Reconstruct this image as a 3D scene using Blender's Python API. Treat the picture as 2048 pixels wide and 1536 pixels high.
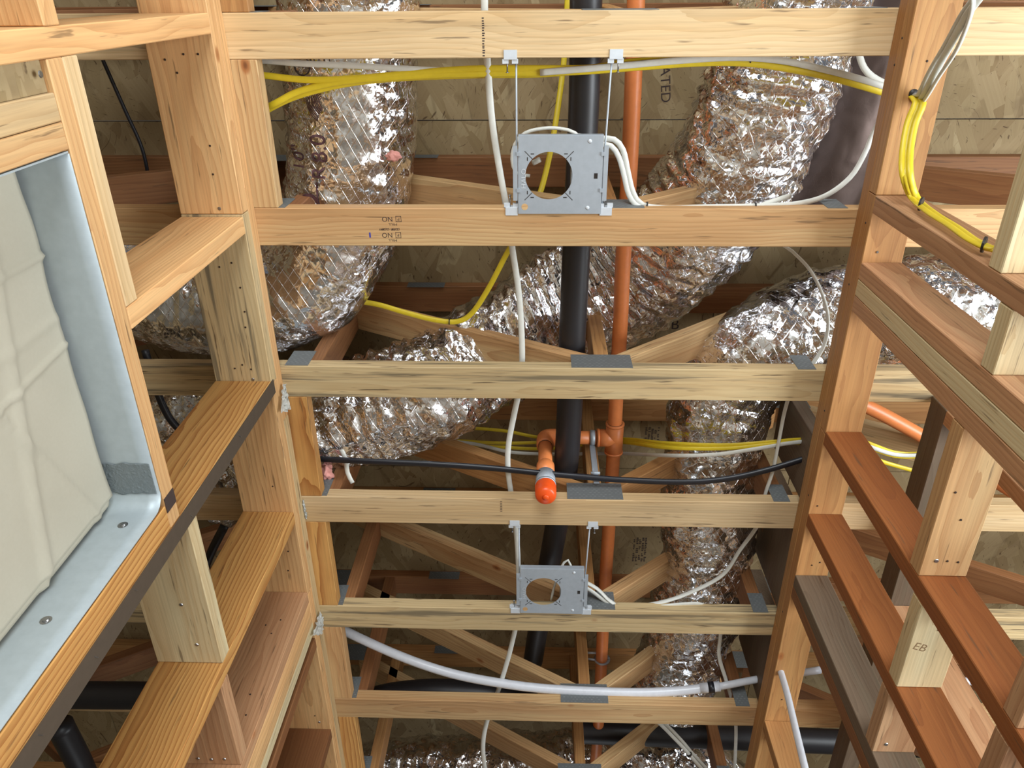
import bpy, bmesh, math, random
import numpy as np
from mathutils import Vector, Matrix, noise
from mathutils.bvhtree import BVHTree

for o in list(bpy.data.objects):
    bpy.data.objects.remove(o)
random.seed(7)
SC = bpy.context.scene
COL = SC.collection

# ------------------------------------------------------------------ camera
# all builder coordinates are metres measured from the lens (z=0 at the lens);
# the lens is CZ above the floor.
CZ = 1.0
PITCH, YAW, ROLL, FPX = 1.08879810, -0.0692315845, 0.0698071046, 1531.77877
H = 1.7365          # underside of the truss bottom chords
XL, XR = -0.655, 0.72
YT = lambda i: 0.04747 + (i-1)*0.4064


def cam_axes():
    cp, sp = math.cos(PITCH), math.sin(PITCH)
    cy, sy = math.cos(YAW), math.sin(YAW)
    cr, sr = math.cos(ROLL), math.sin(ROLL)
    fwd = Vector((sy*cp, cy*cp, sp))
    right = Vector((cy, -sy, 0))
    up = right.cross(fwd)
    return cr*right+sr*up, -sr*right+cr*up, fwd


CR, CU, CF = cam_axes()
cam_d = bpy.data.cameras.new('camera')
cam = bpy.data.objects.new('camera', cam_d)
COL.objects.link(cam)
M = Matrix((CR, CU, -CF)).transposed().to_4x4()
M.translation = Vector((0, 0, CZ))
cam.matrix_world = M
cam_d.sensor_width = 36
cam_d.sensor_fit = 'HORIZONTAL'
cam_d.lens = FPX/2048*36
cam_d.clip_start = 0.01
SC.camera = cam

# ------------------------------------------------------------------ light
world = bpy.data.worlds.new('world')
SC.world = world
world.use_nodes = True
wb = world.node_tree.nodes['Background']
wb.inputs['Color'].default_value = (0.80, 0.88, 1.0, 1)
wb.inputs['Strength'].default_value = 0.11


def area(name, loc, target, sx, sy, power, col):
    d = bpy.data.lights.new(name, 'AREA')
    d.shape = 'RECTANGLE'
    d.size, d.size_y, d.energy, d.color = sx, sy, power, col
    o = bpy.data.objects.new(name, d)
    COL.objects.link(o)
    o.location = Vector(loc)+Vector((0, 0, CZ))
    v = Vector(target)-Vector(loc)
    o.rotation_euler = v.to_track_quat('-Z', 'Y').to_euler()
    return o


area('daylight_behind', (0.1, -2.6, 0.0), (0.0, 0.8, 1.7), 1.5, 1.8, 92, (.90, .96, 1.0))
area('daylight_ahead', (0.1, 5.2, -0.1), (0.0, 1.6, 1.7), 1.3, 1.8, 9, (0.86, 0.93, 1.0))
area('daylight_right', (3.3, 0.2, 0.0), (-0.6, 0.8, 1.4), 2.2, 1.6, 165, (0.88, 0.95, 1.0))
SC.view_settings.view_transform = 'Standard'
SC.view_settings.look = 'None'
SC.view_settings.gamma = 1
SC.view_settings.use_curve_mapping = False
SC.view_settings.exposure = 0.36


# ------------------------------------------------------------------ helpers
def at(px, py, x=None, y=None, z=None):
    d = CF*FPX + CR*(px-1024) + CU*(768-py)
    if z is not None:
        return d*(z/d.z)
    if x is not None:
        return d*(x/d.x)
    return d*(y/d.y)


def srgb(r, g, b):
    f = lambda c: (c/255/12.92) if c/255 <= .04045 else ((c/255+.055)/1.055)**2.4
    return (f(r), f(g), f(b), 1)


def tag(o, label=None, cat=None, group=None, kind=None):
    if label:
        o['label'] = label
    if cat:
        o['category'] = cat
    if group:
        o['group'] = group
    if kind:
        o['kind'] = kind
    return o


def empty(name, loc=(0, 0, 0)):
    o = bpy.data.objects.new(name, None)
    o.empty_display_size = .05
    o.location = Vector(loc)+Vector((0, 0, CZ))
    COL.objects.link(o)
    return o


def link(name, me, mat, parent=None, mw=None):
    """mesh given in lens coordinates relative to matrix mw (also in lens coordinates)"""
    o = bpy.data.objects.new(name, me)
    COL.objects.link(o)
    if mat:
        me.materials.append(mat)
    m = (mw or Matrix()).copy()
    m.translation = m.translation+Vector((0, 0, CZ))
    if parent:
        o.parent = parent
        o.matrix_parent_inverse = Matrix.Translation(parent.location).inverted()
    o.matrix_basis = m
    return o


def finish(name, bm, mat, parent=None, smooth=False, centre=True):
    bmesh.ops.recalc_face_normals(bm, faces=bm.faces)
    c = Vector((0, 0, 0))
    if centre and len(bm.verts):
        lo = Vector([min(v.co[i] for v in bm.verts) for i in range(3)])
        hi = Vector([max(v.co[i] for v in bm.verts) for i in range(3)])
        c = (lo+hi)/2
        c.z = lo.z
        bmesh.ops.translate(bm, verts=bm.verts, vec=-c)
    me = bpy.data.meshes.new(name)
    bm.to_mesh(me)
    bm.free()
    if smooth:
        me.polygons.foreach_set('use_smooth', [True]*len(me.polygons))
    return link(name, me, mat, parent, Matrix.Translation(c))


def board(name, p0, p1, wide, thick, wdir, mat, parent=None, bev=.0016, ends=None):
    """timber from p0 to p1 (centre line); wide side along wdir"""
    p0, p1 = Vector(p0), Vector(p1)
    ax = (p1-p0)
    L = ax.length
    ax.normalize()
    w = Vector(wdir)
    w = (w-ax*w.dot(ax)).normalized()
    t = ax.cross(w)
    bm = bmesh.new()
    bmesh.ops.create_cube(bm, size=1)
    for v in bm.verts:
        v.co = Vector((v.co.x*L, v.co.y*wide, v.co.z*thick))
        if ends:                       # mitred ends, shear along length by z
            v.co.x += ends[0 if v.co.x < 0 else 1]*v.co.z
    if bev:
        bmesh.ops.bevel(bm, geom=list(bm.edges), offset=bev, segments=1, affect='EDGES')
    me = bpy.data.meshes.new(name)
    bm.to_mesh(me)
    bm.free()
    m = Matrix((ax, w, t)).transposed().to_4x4()
    m.translation = (p0+p1)/2
    return link(name, me, mat, parent, m)


def bx(name, x, y, z, mat, parent=None, bev=.0016):
    """axis aligned timber given by ranges, grain along the longest side"""
    d = [x[1]-x[0], y[1]-y[0], z[1]-z[0]]
    c = Vector(((x[0]+x[1])/2, (y[0]+y[1])/2, (z[0]+z[1])/2))
    E = [Vector((1, 0, 0)), Vector((0, 1, 0)), Vector((0, 0, 1))]
    o = sorted(range(3), key=lambda i: -d[i])
    a = E[o[0]]*d[o[0]]/2
    return board(name, c-a, c+a, d[o[1]], d[o[2]], E[o[1]], mat, parent, bev)


def spline(pts, step=.01, closed=False):
    P = [Vector(p) for p in pts]
    if len(P) == 2:
        n = max(2, int((P[1]-P[0]).length/step))
        return [P[0].lerp(P[1], i/n) for i in range(n+1)]
    out = []
    Q = [P[0]*2-P[1]]+P+[P[-1]*2-P[-2]]
    for i in range(1, len(Q)-2):
        a, b, c, d = Q[i-1:i+3]
        n = max(1, int((c-b).length/step))
        for k in range(n):
            t = k/n
            out.append(.5*((2*b)+(-a+c)*t+(2*a-5*b+4*c-d)*t*t+(-a+3*b-3*c+d)*t**3))
    out.append(P[-1])
    return out


def tube_bm(pts, r, n=14, bm=None, cap=True, flat=None, disp=None):
    """swept tube; r number or function of t; flat=(a,b) elliptical section"""
    bm = bm or bmesh.new()
    N = len(pts)
    rings = []
    up = Vector((0, 0, 1))
    tan0 = (pts[1]-pts[0]).normalized()
    if abs(tan0.dot(up)) > .95:
        up = Vector((0, 1, 0))
    nrm = (up-tan0*up.dot(tan0)).normalized()
    for i, p in enumerate(pts):
        tn = (pts[min(i+1, N-1)]-pts[max(i-1, 0)]).normalized()
        nrm = (nrm-tn*nrm.dot(tn)).normalized()
        b = tn.cross(nrm)
        rr = r(i/(N-1)) if callable(r) else r
        ring = []
        for k in range(n):
            a = 2*math.pi*k/n
            ca, sa = math.cos(a), math.sin(a)
            fl = flat(p) if callable(flat) else flat
            if flat:
                v = nrm*ca*fl[1]*rr+b*sa*fl[0]*rr
            else:
                v = nrm*ca*rr+b*sa*rr
            q = p+v
            if disp:
                q = q+v.normalized()*disp(q, i/(N-1), a)
            ring.append(bm.verts.new(q))
        rings.append(ring)
    for i in range(N-1):
        for k in range(n):
            bm.faces.new((rings[i][k], rings[i][(k+1) % n], rings[i+1][(k+1) % n], rings[i+1][k]))
    if cap:
        bm.faces.new(rings[0][::-1])
        bm.faces.new(rings[-1])
    return bm


def cyl_bm(bm, p0, p1, r0, r1=None, n=28):
    return tube_bm([Vector(p0), Vector(p1)], (lambda t: r0+(r1-r0)*t) if r1 is not None else r0, n, bm)


def box_bm(bm, x, y, z, bev=0):
    r = bmesh.ops.create_cube(bm, size=1)
    for v in r['verts']:
        v.co = Vector((x[0]+(v.co.x+.5)*(x[1]-x[0]), y[0]+(v.co.y+.5)*(y[1]-y[0]), z[0]+(v.co.z+.5)*(z[1]-z[0])))
    if bev:
        es = list({e for v in r['verts'] for e in v.link_edges})
        bmesh.ops.bevel(bm, geom=es, offset=bev, segments=2, affect='EDGES')
    return bm


# ------------------------------------------------------------------ materials
def newmat(name):
    m = bpy.data.materials.new(name)
    m.use_nodes = True
    nt = m.node_tree
    return m, nt, nt.nodes['Principled BSDF']


def nd(nt, typ, **kw):
    n = nt.nodes.new(typ)
    for k, v in kw.items():
        if k.startswith('i_'):
            n.inputs[k[2:].replace('_', ' ')].default_value = v
        else:
            setattr(n, k, v)
    return n


def mathn(nt, op, a, b=None, c=None, clamp=False):
    n = nt.nodes.new('ShaderNodeMath')
    n.operation = op
    n.use_clamp = clamp
    for i, v in enumerate((a, b, c)):
        if v is None:
            continue
        if isinstance(v, (int, float)):
            n.inputs[i].default_value = v
        else:
            nt.links.new(v, n.inputs[i])
    return n.outputs[0]


def mixc(nt, fac, a, b, mode='MIX'):
    n = nt.nodes.new('ShaderNodeMix')
    n.data_type = 'RGBA'
    n.blend_type = mode
    n.clamp_factor = True
    for s, v in ((0, fac), (6, a), (7, b)):
        if isinstance(v, (int, float)):
            n.inputs[s].default_value = v
        elif isinstance(v, tuple):
            n.inputs[s].default_value = v
        else:
            nt.links.new(v, n.inputs[s])
    return n.outputs[2]


def smooth(nt, v, lo, hi):
    n = nt.nodes.new('ShaderNodeMapRange')
    n.interpolation_type = 'SMOOTHSTEP'
    nt.links.new(v, n.inputs[0])
    n.inputs[1].default_value = lo
    n.inputs[2].default_value = hi
    n.inputs[3].default_value = 0
    n.inputs[4].default_value = 1
    return n.outputs[0]


def noise_n(nt, vec, scale, detail=3, rough=.55):
    n = nd(nt, 'ShaderNodeTexNoise')
    n.inputs['Scale'].default_value = scale
    n.inputs['Detail'].default_value = detail
    n.inputs['Roughness'].default_value = rough
    nt.links.new(vec, n.inputs['Vector'])
    return n.outputs['Fac']


def vscale(nt, vec, s, off=None):
    n = nt.nodes.new('ShaderNodeVectorMath')
    n.operation = 'MULTIPLY'
    nt.links.new(vec, n.inputs[0])
    n.inputs[1].default_value = s
    out = n.outputs[0]
    if off is not None:
        a = nt.nodes.new('ShaderNodeVectorMath')
        a.operation = 'ADD'
        nt.links.new(out, a.inputs[0])
        nt.links.new(off, a.inputs[1])
        out = a.outputs[0]
    return out


def wood(name, base, late, heart, stain=0.0, ring=.55, heart_amt=.5, rough=.62):
    m, nt, b = newmat(name)
    tc = nd(nt, 'ShaderNodeTexCoord')
    oi = nd(nt, 'ShaderNodeObjectInfo')
    r = oi.outputs['Random']
    cmb = nd(nt, 'ShaderNodeCombineXYZ')
    nt.links.new(mathn(nt, 'MULTIPLY', r, 37.0), cmb.inputs[0])
    nt.links.new(mathn(nt, 'SUBTRACT', mathn(nt, 'FRACT', mathn(nt, 'MULTIPLY', r, 7.31)), .5), cmb.inputs[1])
    nt.links.new(mathn(nt, 'FRACT', mathn(nt, 'MULTIPLY', r, 13.7)), cmb.inputs[2])
    off = cmb.outputs[0]
    ob = tc.outputs['Object']
    # growth rings around an axis that wanders slowly along the board
    offs = vscale(nt, off, (1, .10, .09))
    p = vscale(nt, ob, (.16, 1, 1), offs)
    warp = nd(nt, 'ShaderNodeTexNoise')
    warp.inputs['Scale'].default_value = 5
    warp.inputs['Detail'].default_value = 2
    nt.links.new(vscale(nt, ob, (.5, 1.2, 1.2), vscale(nt, off, (1, 3, 3))), warp.inputs['Vector'])
    wv = vscale(nt, warp.outputs['Color'], (0, .045, .045), p)
    w = nd(nt, 'ShaderNodeTexWave', wave_type='RINGS', rings_direction='X', wave_profile='SAW')
    w.inputs['Scale'].default_value = 34
    w.inputs['Distortion'].default_value = 1.2
    w.inputs['Detail'].default_value = 2
    w.inputs['Detail Scale'].default_value = 2
    nt.links.new(wv, w.inputs['Vector'])
    rg = mathn(nt, 'POWER', w.outputs['Fac'], 2.2)
    fib = noise_n(nt, vscale(nt, ob, (5, 240, 240), off), 1, 3)
    broad = noise_n(nt, vscale(nt, ob, (1.1, 13, 13), vscale(nt, off, (1, 9, 9))), 1, 2)
    c = mixc(nt, mathn(nt, 'MULTIPLY', smooth(nt, broad, .40, .62), heart_amt), base, heart)
    c = mixc(nt, mathn(nt, 'MULTIPLY', rg, ring), c, late)
    dk = mathn(nt, 'MULTIPLY_ADD', fib, .50, .75)
    g = nd(nt, 'ShaderNodeCombineColor')
    for i in range(3):
        nt.links.new(dk, g.inputs[i])
    c = mixc(nt, 1.0, c, g.outputs[0], 'MULTIPLY')
    # short dark streaks and pitch marks
    st = noise_n(nt, vscale(nt, ob, (7, 110, 110), vscale(nt, off, (3, 5, 5))), 1, 3)
    c = mixc(nt, mathn(nt, 'MULTIPLY', smooth(nt, st, .625, .72), .6+.3*stain), c, srgb(84, 62, 42))
    if stain:
        s2 = noise_n(nt, vscale(nt, ob, (1.6, 45, 45), vscale(nt, off, (5, 2, 2))), 1, 4, .65)
        c = mixc(nt, mathn(nt, 'MULTIPLY', smooth(nt, s2, .50, .64), stain), c, srgb(104, 94, 76))
    # knots
    vo = nd(nt, 'ShaderNodeTexVoronoi', feature='F1')
    vo.inputs['Scale'].default_value = 1
    nt.links.new(vscale(nt, ob, (4.6, 8, 8), vscale(nt, off, (2, 4, 4))), vo.inputs['Vector'])
    sep = nd(nt, 'ShaderNodeSeparateColor')
    nt.links.new(vo.outputs['Color'], sep.inputs[0])
    gate = smooth(nt, sep.outputs[0], .55, .59)
    kn = mathn(nt, 'SUBTRACT', 1.0, smooth(nt, vo.outputs['Distance'], .055, .105))
    core = mathn(nt, 'SUBTRACT', 1.0, smooth(nt, vo.outputs['Distance'], .02, .06))
    c = mixc(nt, mathn(nt, 'MULTIPLY', mathn(nt, 'MULTIPLY', kn, gate), .75), c, srgb(158, 92, 44))
    c = mixc(nt, mathn(nt, 'MULTIPLY', mathn(nt, 'MULTIPLY', core, gate), .7), c, srgb(92, 50, 26))
    # per board tone
    tone = mathn(nt, 'MULTIPLY_ADD', mathn(nt, 'FRACT', mathn(nt, 'MULTIPLY', r, 91.7)), .24, .88)
    g2 = nd(nt, 'ShaderNodeCombineColor')
    for i in range(3):
        nt.links.new(tone, g2.inputs[i])
    c = mixc(nt, 1.0, c, g2.outputs[0], 'MULTIPLY')
    nt.links.new(c, b.inputs['Base Color'])
    b.inputs['Roughness'].default_value = rough
    b.inputs['Specular IOR Level'].default_value = .35
    bp = nd(nt, 'ShaderNodeBump')
    bp.inputs['Strength'].default_value = .25
    bp.inputs['Distance'].default_value = .001
    nt.links.new(mathn(nt, 'ADD', fib, mathn(nt, 'MULTIPLY', rg, .4)), bp.inputs['Height'])
    nt.links.new(bp.outputs[0], b.inputs['Normal'])
    return m


W = {
    'pale': wood('pale_fir', srgb(212, 184, 142), srgb(180, 142, 94), srgb(200, 164, 114), .12, .45, .55),
    'fir': wood('tan_fir', srgb(204, 170, 122), srgb(170, 122, 76), srgb(190, 142, 94), 0, .6, .6),
    'tan': wood('golden_fir', srgb(222, 178, 124), srgb(188, 134, 84), srgb(210, 156, 102), 0, .6, .5),
    'blue': wood('stained_pine', srgb(204, 180, 136), srgb(176, 142, 94), srgb(192, 154, 104), .8, .4, .3),
    'honey': wood('honey_pine', srgb(202, 154, 90), srgb(150, 90, 40), srgb(186, 130, 68), 0, .85, .4),
    'orange': wood('orange_fir', srgb(184, 138, 86), srgb(148, 98, 56), srgb(166, 114, 66), 0, .55, .6),
    'brown': wood('brown_fir', srgb(146, 100, 62), srgb(114, 70, 40), srgb(128, 80, 46), 0, .5, .6),
    'umber': wood('umber_fir', srgb(140, 84, 42), srgb(112, 60, 26), srgb(128, 70, 32), 0, .45, .6),
    'pink': wood('pink_fir', srgb(190, 150, 112), srgb(156, 108, 74), srgb(176, 128, 90), 0, .65, .6),
    'grey': wood('weathered_stud', srgb(112, 94, 76), srgb(86, 68, 52), srgb(98, 80, 62), .4, .4, .5),
    'cream': wood('cream_sapwood', srgb(216, 200, 160), srgb(186, 152, 104), srgb(206, 168, 116), 0, .5, .35),
}


def plain(name, col, rough=.5, metal=0, spec=.5, bump=None, coat=0):
    m, nt, b = newmat(name)
    tc = nd(nt, 'ShaderNodeTexCoord')
    nz = noise_n(nt, tc.outputs['Object'], 60, 3)
    v = mathn(nt, 'MULTIPLY_ADD', nz, .22, .89)
    g = nd(nt, 'ShaderNodeCombineColor')
    for i in range(3):
        nt.links.new(v, g.inputs[i])
    nt.links.new(mixc(nt, 1.0, col, g.outputs[0], 'MULTIPLY'), b.inputs['Base Color'])
    b.inputs['Roughness'].default_value = rough
    b.inputs['Metallic'].default_value = metal
    b.inputs['Specular IOR Level'].default_value = spec
    b.inputs['Coat Weight'].default_value = coat
    if bump:
        bp = nd(nt, 'ShaderNodeBump')
        bp.inputs['Strength'].default_value = bump[1]
        bp.inputs['Distance'].default_value = .002
        nt.links.new(noise_n(nt, tc.outputs['Object'], bump[0], 4), bp.inputs['Height'])
        nt.links.new(bp.outputs[0], b.inputs['Normal'])
    return m


ABS = plain('black_plastic_pipe', srgb(38, 36, 38), .42)
CPVC = plain('orange_plastic_pipe', srgb(224, 132, 74), .4)
CAPO = plain('orange_cap_plastic', srgb(232, 84, 26), .35)
YEL = plain('yellow_cable_jacket', srgb(222, 196, 44), .42)
WHT = plain('white_cable_jacket', srgb(216, 216, 208), .45)
BLK = plain('black_cable_jacket', srgb(26, 26, 32), .4)
PEX = plain('white_translucent_tube', srgb(206, 208, 214), .3)
GALV = plain('galvanised_plate', srgb(176, 184, 192), .45, .35)
SHEET = plain('galvanised_sheet', srgb(176, 186, 190), .5, .3)
NAILM = plain('nail_steel', srgb(150, 150, 150), .3, .9)
RUST = plain('rusty_nail', srgb(60, 44, 34), .6, .3)
INK = plain('stamp_ink', srgb(64, 50, 46), .7)
INKP = plain('purple_print', srgb(88, 58, 62), .6)
EMB = plain('embossed_steel', srgb(214, 220, 226), .4, .2)
TIE = plain('dark_tie', srgb(40, 34, 30), .5)
TISSUE = plain('white_tissue', srgb(226, 226, 220), .8)
WOOL = plain('pink_wool', srgb(214, 150, 140), .95)
PENCIL = plain('pencil', srgb(138, 108, 74), .7)
HARD = plain('dark_brown_edge', srgb(84, 72, 60), .75, 0, .2, (40, .2))
CONC = plain('concrete', srgb(186, 184, 176), .8)


def plate_mat():
    """truss connector plate with rows of punched slots"""
    m, nt, b = newmat('toothed_plate')
    tc = nd(nt, 'ShaderNodeTexCoord')
    br = nd(nt, 'ShaderNodeTexBrick')
    br.inputs['Scale'].default_value = 1
    br.inputs['Brick Width'].default_value = .012
    br.inputs['Row Height'].default_value = .0085
    br.inputs['Mortar Size'].default_value = .0032
    br.inputs['Color1'].default_value = (.16, .165, .165, 1)
    br.inputs['Color2'].default_value = (.26, .27, .27, 1)
    br.inputs['Mortar'].default_value = srgb(112, 116, 116)
    mp = nd(nt, 'ShaderNodeMapping')
    mp.inputs['Rotation'].default_value = (math.pi/2, 0, 0)
    nt.links.new(tc.outputs['Object'], mp.inputs[0])
    nt.links.new(mp.outputs[0], br.inputs['Vector'])
    nt.links.new(br.outputs['Color'], b.inputs['Base Color'])
    b.inputs['Metallic'].default_value = .3
    b.inputs['Roughness'].default_value = .6
    return m


PLATE = plate_mat()


def osb_mat():
    m, nt, b = newmat('strand_board')
    tc = nd(nt, 'ShaderNodeTexCoord')
    col = None
    cols = [srgb(168, 148, 112), srgb(150, 130, 94), srgb(182, 164, 126), srgb(138, 116, 82)]
    layers = [(1.5, (5, 22, 30)), (1.25, (4.6, 19, 32)), (1.75, (5.5, 24, 24)), (1.0, (6, 22, 40)), (2.1, (6, 26, 40))]
    for i, (rot, sc) in enumerate(layers):
        rt = nd(nt, 'ShaderNodeVectorRotate', rotation_type='Z_AXIS')
        rt.inputs['Angle'].default_value = rot
        nt.links.new(tc.outputs['Object'], rt.inputs['Vector'])
        mp = nd(nt, 'ShaderNodeMapping')
        mp.inputs['Scale'].default_value = sc
        mp.inputs['Location'].default_value = (i*3.1, i*1.7, 0)
        nt.links.new(rt.outputs[0], mp.inputs[0])
        vo = nd(nt, 'ShaderNodeTexVoronoi', feature='F1', distance='CHEBYCHEV')
        vo.inputs['Scale'].default_value = 1
        nt.links.new(mp.outputs[0], vo.inputs['Vector'])
        sep = nd(nt, 'ShaderNodeSeparateColor')
        nt.links.new(vo.outputs['Color'], sep.inputs[0])
        grain = noise_n(nt, vscale(nt, mp.outputs[0], (.4, 6, 1)), 1, 2)
        tone = mixc(nt, sep.outputs[1], cols[i % 4], cols[(i+1) % 4])
        tone = mixc(nt, mathn(nt, 'MULTIPLY', grain, .35), tone, srgb(110, 82, 48))
        if col is None:
            col = tone
        else:
            col = mixc(nt, smooth(nt, sep.outputs[0], .62, .64), col, tone)
        edge = mathn(nt, 'MULTIPLY', smooth(nt, vo.outputs['Distance'], .62, .72), .22)
        col = mixc(nt, edge, col, srgb(74, 50, 28))
    # dark flecks
    wnz = nd(nt, 'ShaderNodeTexNoise')
    wnz.inputs['Scale'].default_value = 2.5
    nt.links.new(tc.outputs['Object'], wnz.inputs['Vector'])
    rt = nd(nt, 'ShaderNodeVectorRotate', rotation_type='Z_AXIS')
    nt.links.new(mathn(nt, 'MULTIPLY_ADD', wnz.outputs['Fac'], 2.0, .5), rt.inputs['Angle'])
    nt.links.new(tc.outputs['Object'], rt.inputs['Vector'])
    mp = nd(nt, 'ShaderNodeMapping')
    mp.inputs['Scale'].default_value = (24, 110, 30)
    nt.links.new(rt.outputs[0], mp.inputs[0])
    fl = noise_n(nt, mp.outputs[0], 1, 3)
    col = mixc(nt, mathn(nt, 'MULTIPLY', smooth(nt, fl, .63, .68), .7), col, srgb(66, 42, 26))
    nt.links.new(col, b.inputs['Base Color'])
    b.inputs['Roughness'].default_value = .75
    b.inputs['Specular IOR Level'].default_value = .3
    return m


OSB = osb_mat()


def foil_mat(name, tint, big=.5, fine=.35, rough=.19, scrim=1.0):
    """aluminised film: planar facets with random tilts, finer crinkles, scrim threads"""
    m, nt, b = newmat(name)
    tc = nd(nt, 'ShaderNodeTexCoord')
    ob = tc.outputs['Object']
    wn = nd(nt, 'ShaderNodeTexNoise')
    wn.inputs['Scale'].default_value = 16
    wn.inputs['Detail'].default_value = 3
    nt.links.new(ob, wn.inputs['Vector'])
    wp = vscale(nt, wn.outputs['Color'], (.035, .035, .035), ob)
    # some areas stay fairly flat, others are heavily crumpled
    zone = smooth(nt, noise_n(nt, ob, 5.5, 2), .36, .62)
    hs = None
    for k, (sc, tilt, an) in enumerate(((26, big, (1, .55, 1)), (70, fine, (1, 1, 1)), (150, fine*.7, (.6, 1, 1)))):
        vo = nd(nt, 'ShaderNodeTexVoronoi', feature='F1')
        vo.inputs['Scale'].default_value = sc
        vin = vscale(nt, wp, an)
        nt.links.new(vin, vo.inputs['Vector'])
        d = nd(nt, 'ShaderNodeVectorMath', operation='SUBTRACT')
        nt.links.new(vin, d.inputs[0])
        nt.links.new(vo.outputs['Position'], d.inputs[1])
        c = nd(nt, 'ShaderNodeVectorMath', operation='SUBTRACT')
        nt.links.new(vo.outputs['Color'], c.inputs[0])
        c.inputs[1].default_value = (.5, .5, .5)
        dt = nd(nt, 'ShaderNodeVectorMath', operation='DOT_PRODUCT')
        nt.links.new(d.outputs[0], dt.inputs[0])
        nt.links.new(c.outputs[0], dt.inputs[1])
        t = mathn(nt, 'MULTIPLY', dt.outputs['Value'], tilt)
        if k:
            t = mathn(nt, 'MULTIPLY', t, mathn(nt, 'MULTIPLY_ADD', zone, .85, .15))
        hs = t if hs is None else mathn(nt, 'ADD', hs, t)
    for rot in (.6, -.6):
        mp = nd(nt, 'ShaderNodeMapping')
        mp.inputs['Rotation'].default_value = (.4, .3, rot)
        nt.links.new(ob, mp.inputs[0])
        w = nd(nt, 'ShaderNodeTexWave', wave_type='BANDS', bands_direction='X')
        w.inputs['Scale'].default_value = 14
        w.inputs['Distortion'].default_value = .3
        nt.links.new(mp.outputs[0], w.inputs['Vector'])
        hs = mathn(nt, 'ADD', hs, mathn(nt, 'MULTIPLY', smooth(nt, w.outputs['Fac'], .975, 1.0), .0005*scrim))
    bp = nd(nt, 'ShaderNodeBump')
    bp.inputs['Strength'].default_value = 1.0
    bp.inputs['Distance'].default_value = 1.0
    nt.links.new(hs, bp.inputs['Height'])
    nt.links.new(bp.outputs[0], b.inputs['Normal'])
    b.inputs['Metallic'].default_value = 1
    b.inputs['Roughness'].default_value = rough
    b.inputs['Base Color'].default_value = tint
    return m


FOIL = foil_mat('crinkled_foil', (.90, .90, .92, 1), .55, .42, .15)
FOILS = foil_mat('smooth_foil', (.90, .90, .92, 1), .24, .34, .15)
FOIL_SHADE = foil_mat('shade_tinted_foil', (.11, .08, .07, 1), .03, .02, .55, 0)  # silver foil; its shade and brown reflections are put into the tint


def card_mat():
    m, nt, b = newmat('cardboard')
    tc = nd(nt, 'ShaderNodeTexCoord')
    ob = tc.outputs['Object']
    n1 = noise_n(nt, ob, 7, 4)
    n2 = noise_n(nt, ob, 180, 3)
    c = mixc(nt, n1, srgb(186, 180, 162), srgb(170, 164, 146))
    c = mixc(nt, mathn(nt, 'MULTIPLY', n2, .3), c, srgb(160, 148, 128))
    nt.links.new(c, b.inputs['Base Color'])
    b.inputs['Roughness'].default_value = .8
    return m


CARD = card_mat()

# ------------------------------------------------------------------ structure: floor and deck
bm = box_bm(bmesh.new(), (-7, 7), (-6, 9), (-CZ-.1, -CZ))
tag(finish('floor', bm, CONC), kind='structure')
ZT = 2.325                # underside of truss top chords
deck = empty('ceiling', (0, 1.2, ZT+.038))
tag(deck, kind='structure')
yj = [-2.1, -.87, .355, 1.58, 2.80, 4.02, 5.24]
xj = [-4.4, -1.95, .58, 2.95, 5.4]
for i in range(len(yj)-1):
    for j in range(len(xj)-1):
        sh = .35 if i % 2 else 0
        b_ = bmesh.new()
        box_bm(b_, (xj[j]+.0015+sh, xj[j+1]-.0015+sh), (yj[i]+.0015, yj[i+1]-.0015), (ZT+.0385, ZT+.0565))
        o = finish('deck_panel', b_, OSB, deck)

# added walls round about, there to keep the space behind the framing dark
for nm, xx, yy in (('shade_wall_left', (-3.9, -3.85), (-5, 7.5)), ('shade_wall_end', (-3.85, 6), (7.4, 7.45))):
    tag(finish(nm, box_bm(bmesh.new(), xx, yy, (-CZ, ZT-.001)), OSB), kind='structure')

# ------------------------------------------------------------------ floor trusses
T_INFO = {
    1: ('pale', 'fir', 'floor truss with pale knotty bottom chord, nearest overhead, at the top of the photo'),
    2: ('fir', 'fir', 'floor truss with grade-stamped tan bottom chord just beyond the larger light frame'),
    3: ('blue', 'fir', 'floor truss with grey-streaked bottom chord, third from the top of the photo'),
    4: ('pale', 'orange', 'floor truss with tan bottom chord beside the orange sprinkler cap'),
    5: ('blue', 'fir', 'floor truss with greenish-tan bottom chord holding the farther light frame'),
    6: ('fir', 'fir', 'floor truss with plain tan bottom chord just beyond the translucent water tube'),
    7: ('orange', 'fir', 'farthest floor truss, dim, its diagonals in front of the last foil duct'),
}


def nail_plate(parent, x, y, z):
    b_ = bmesh.new()
    box_bm(b_, x, y, z)
    return finish('nail_plate', b_, PLATE, parent)


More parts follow.
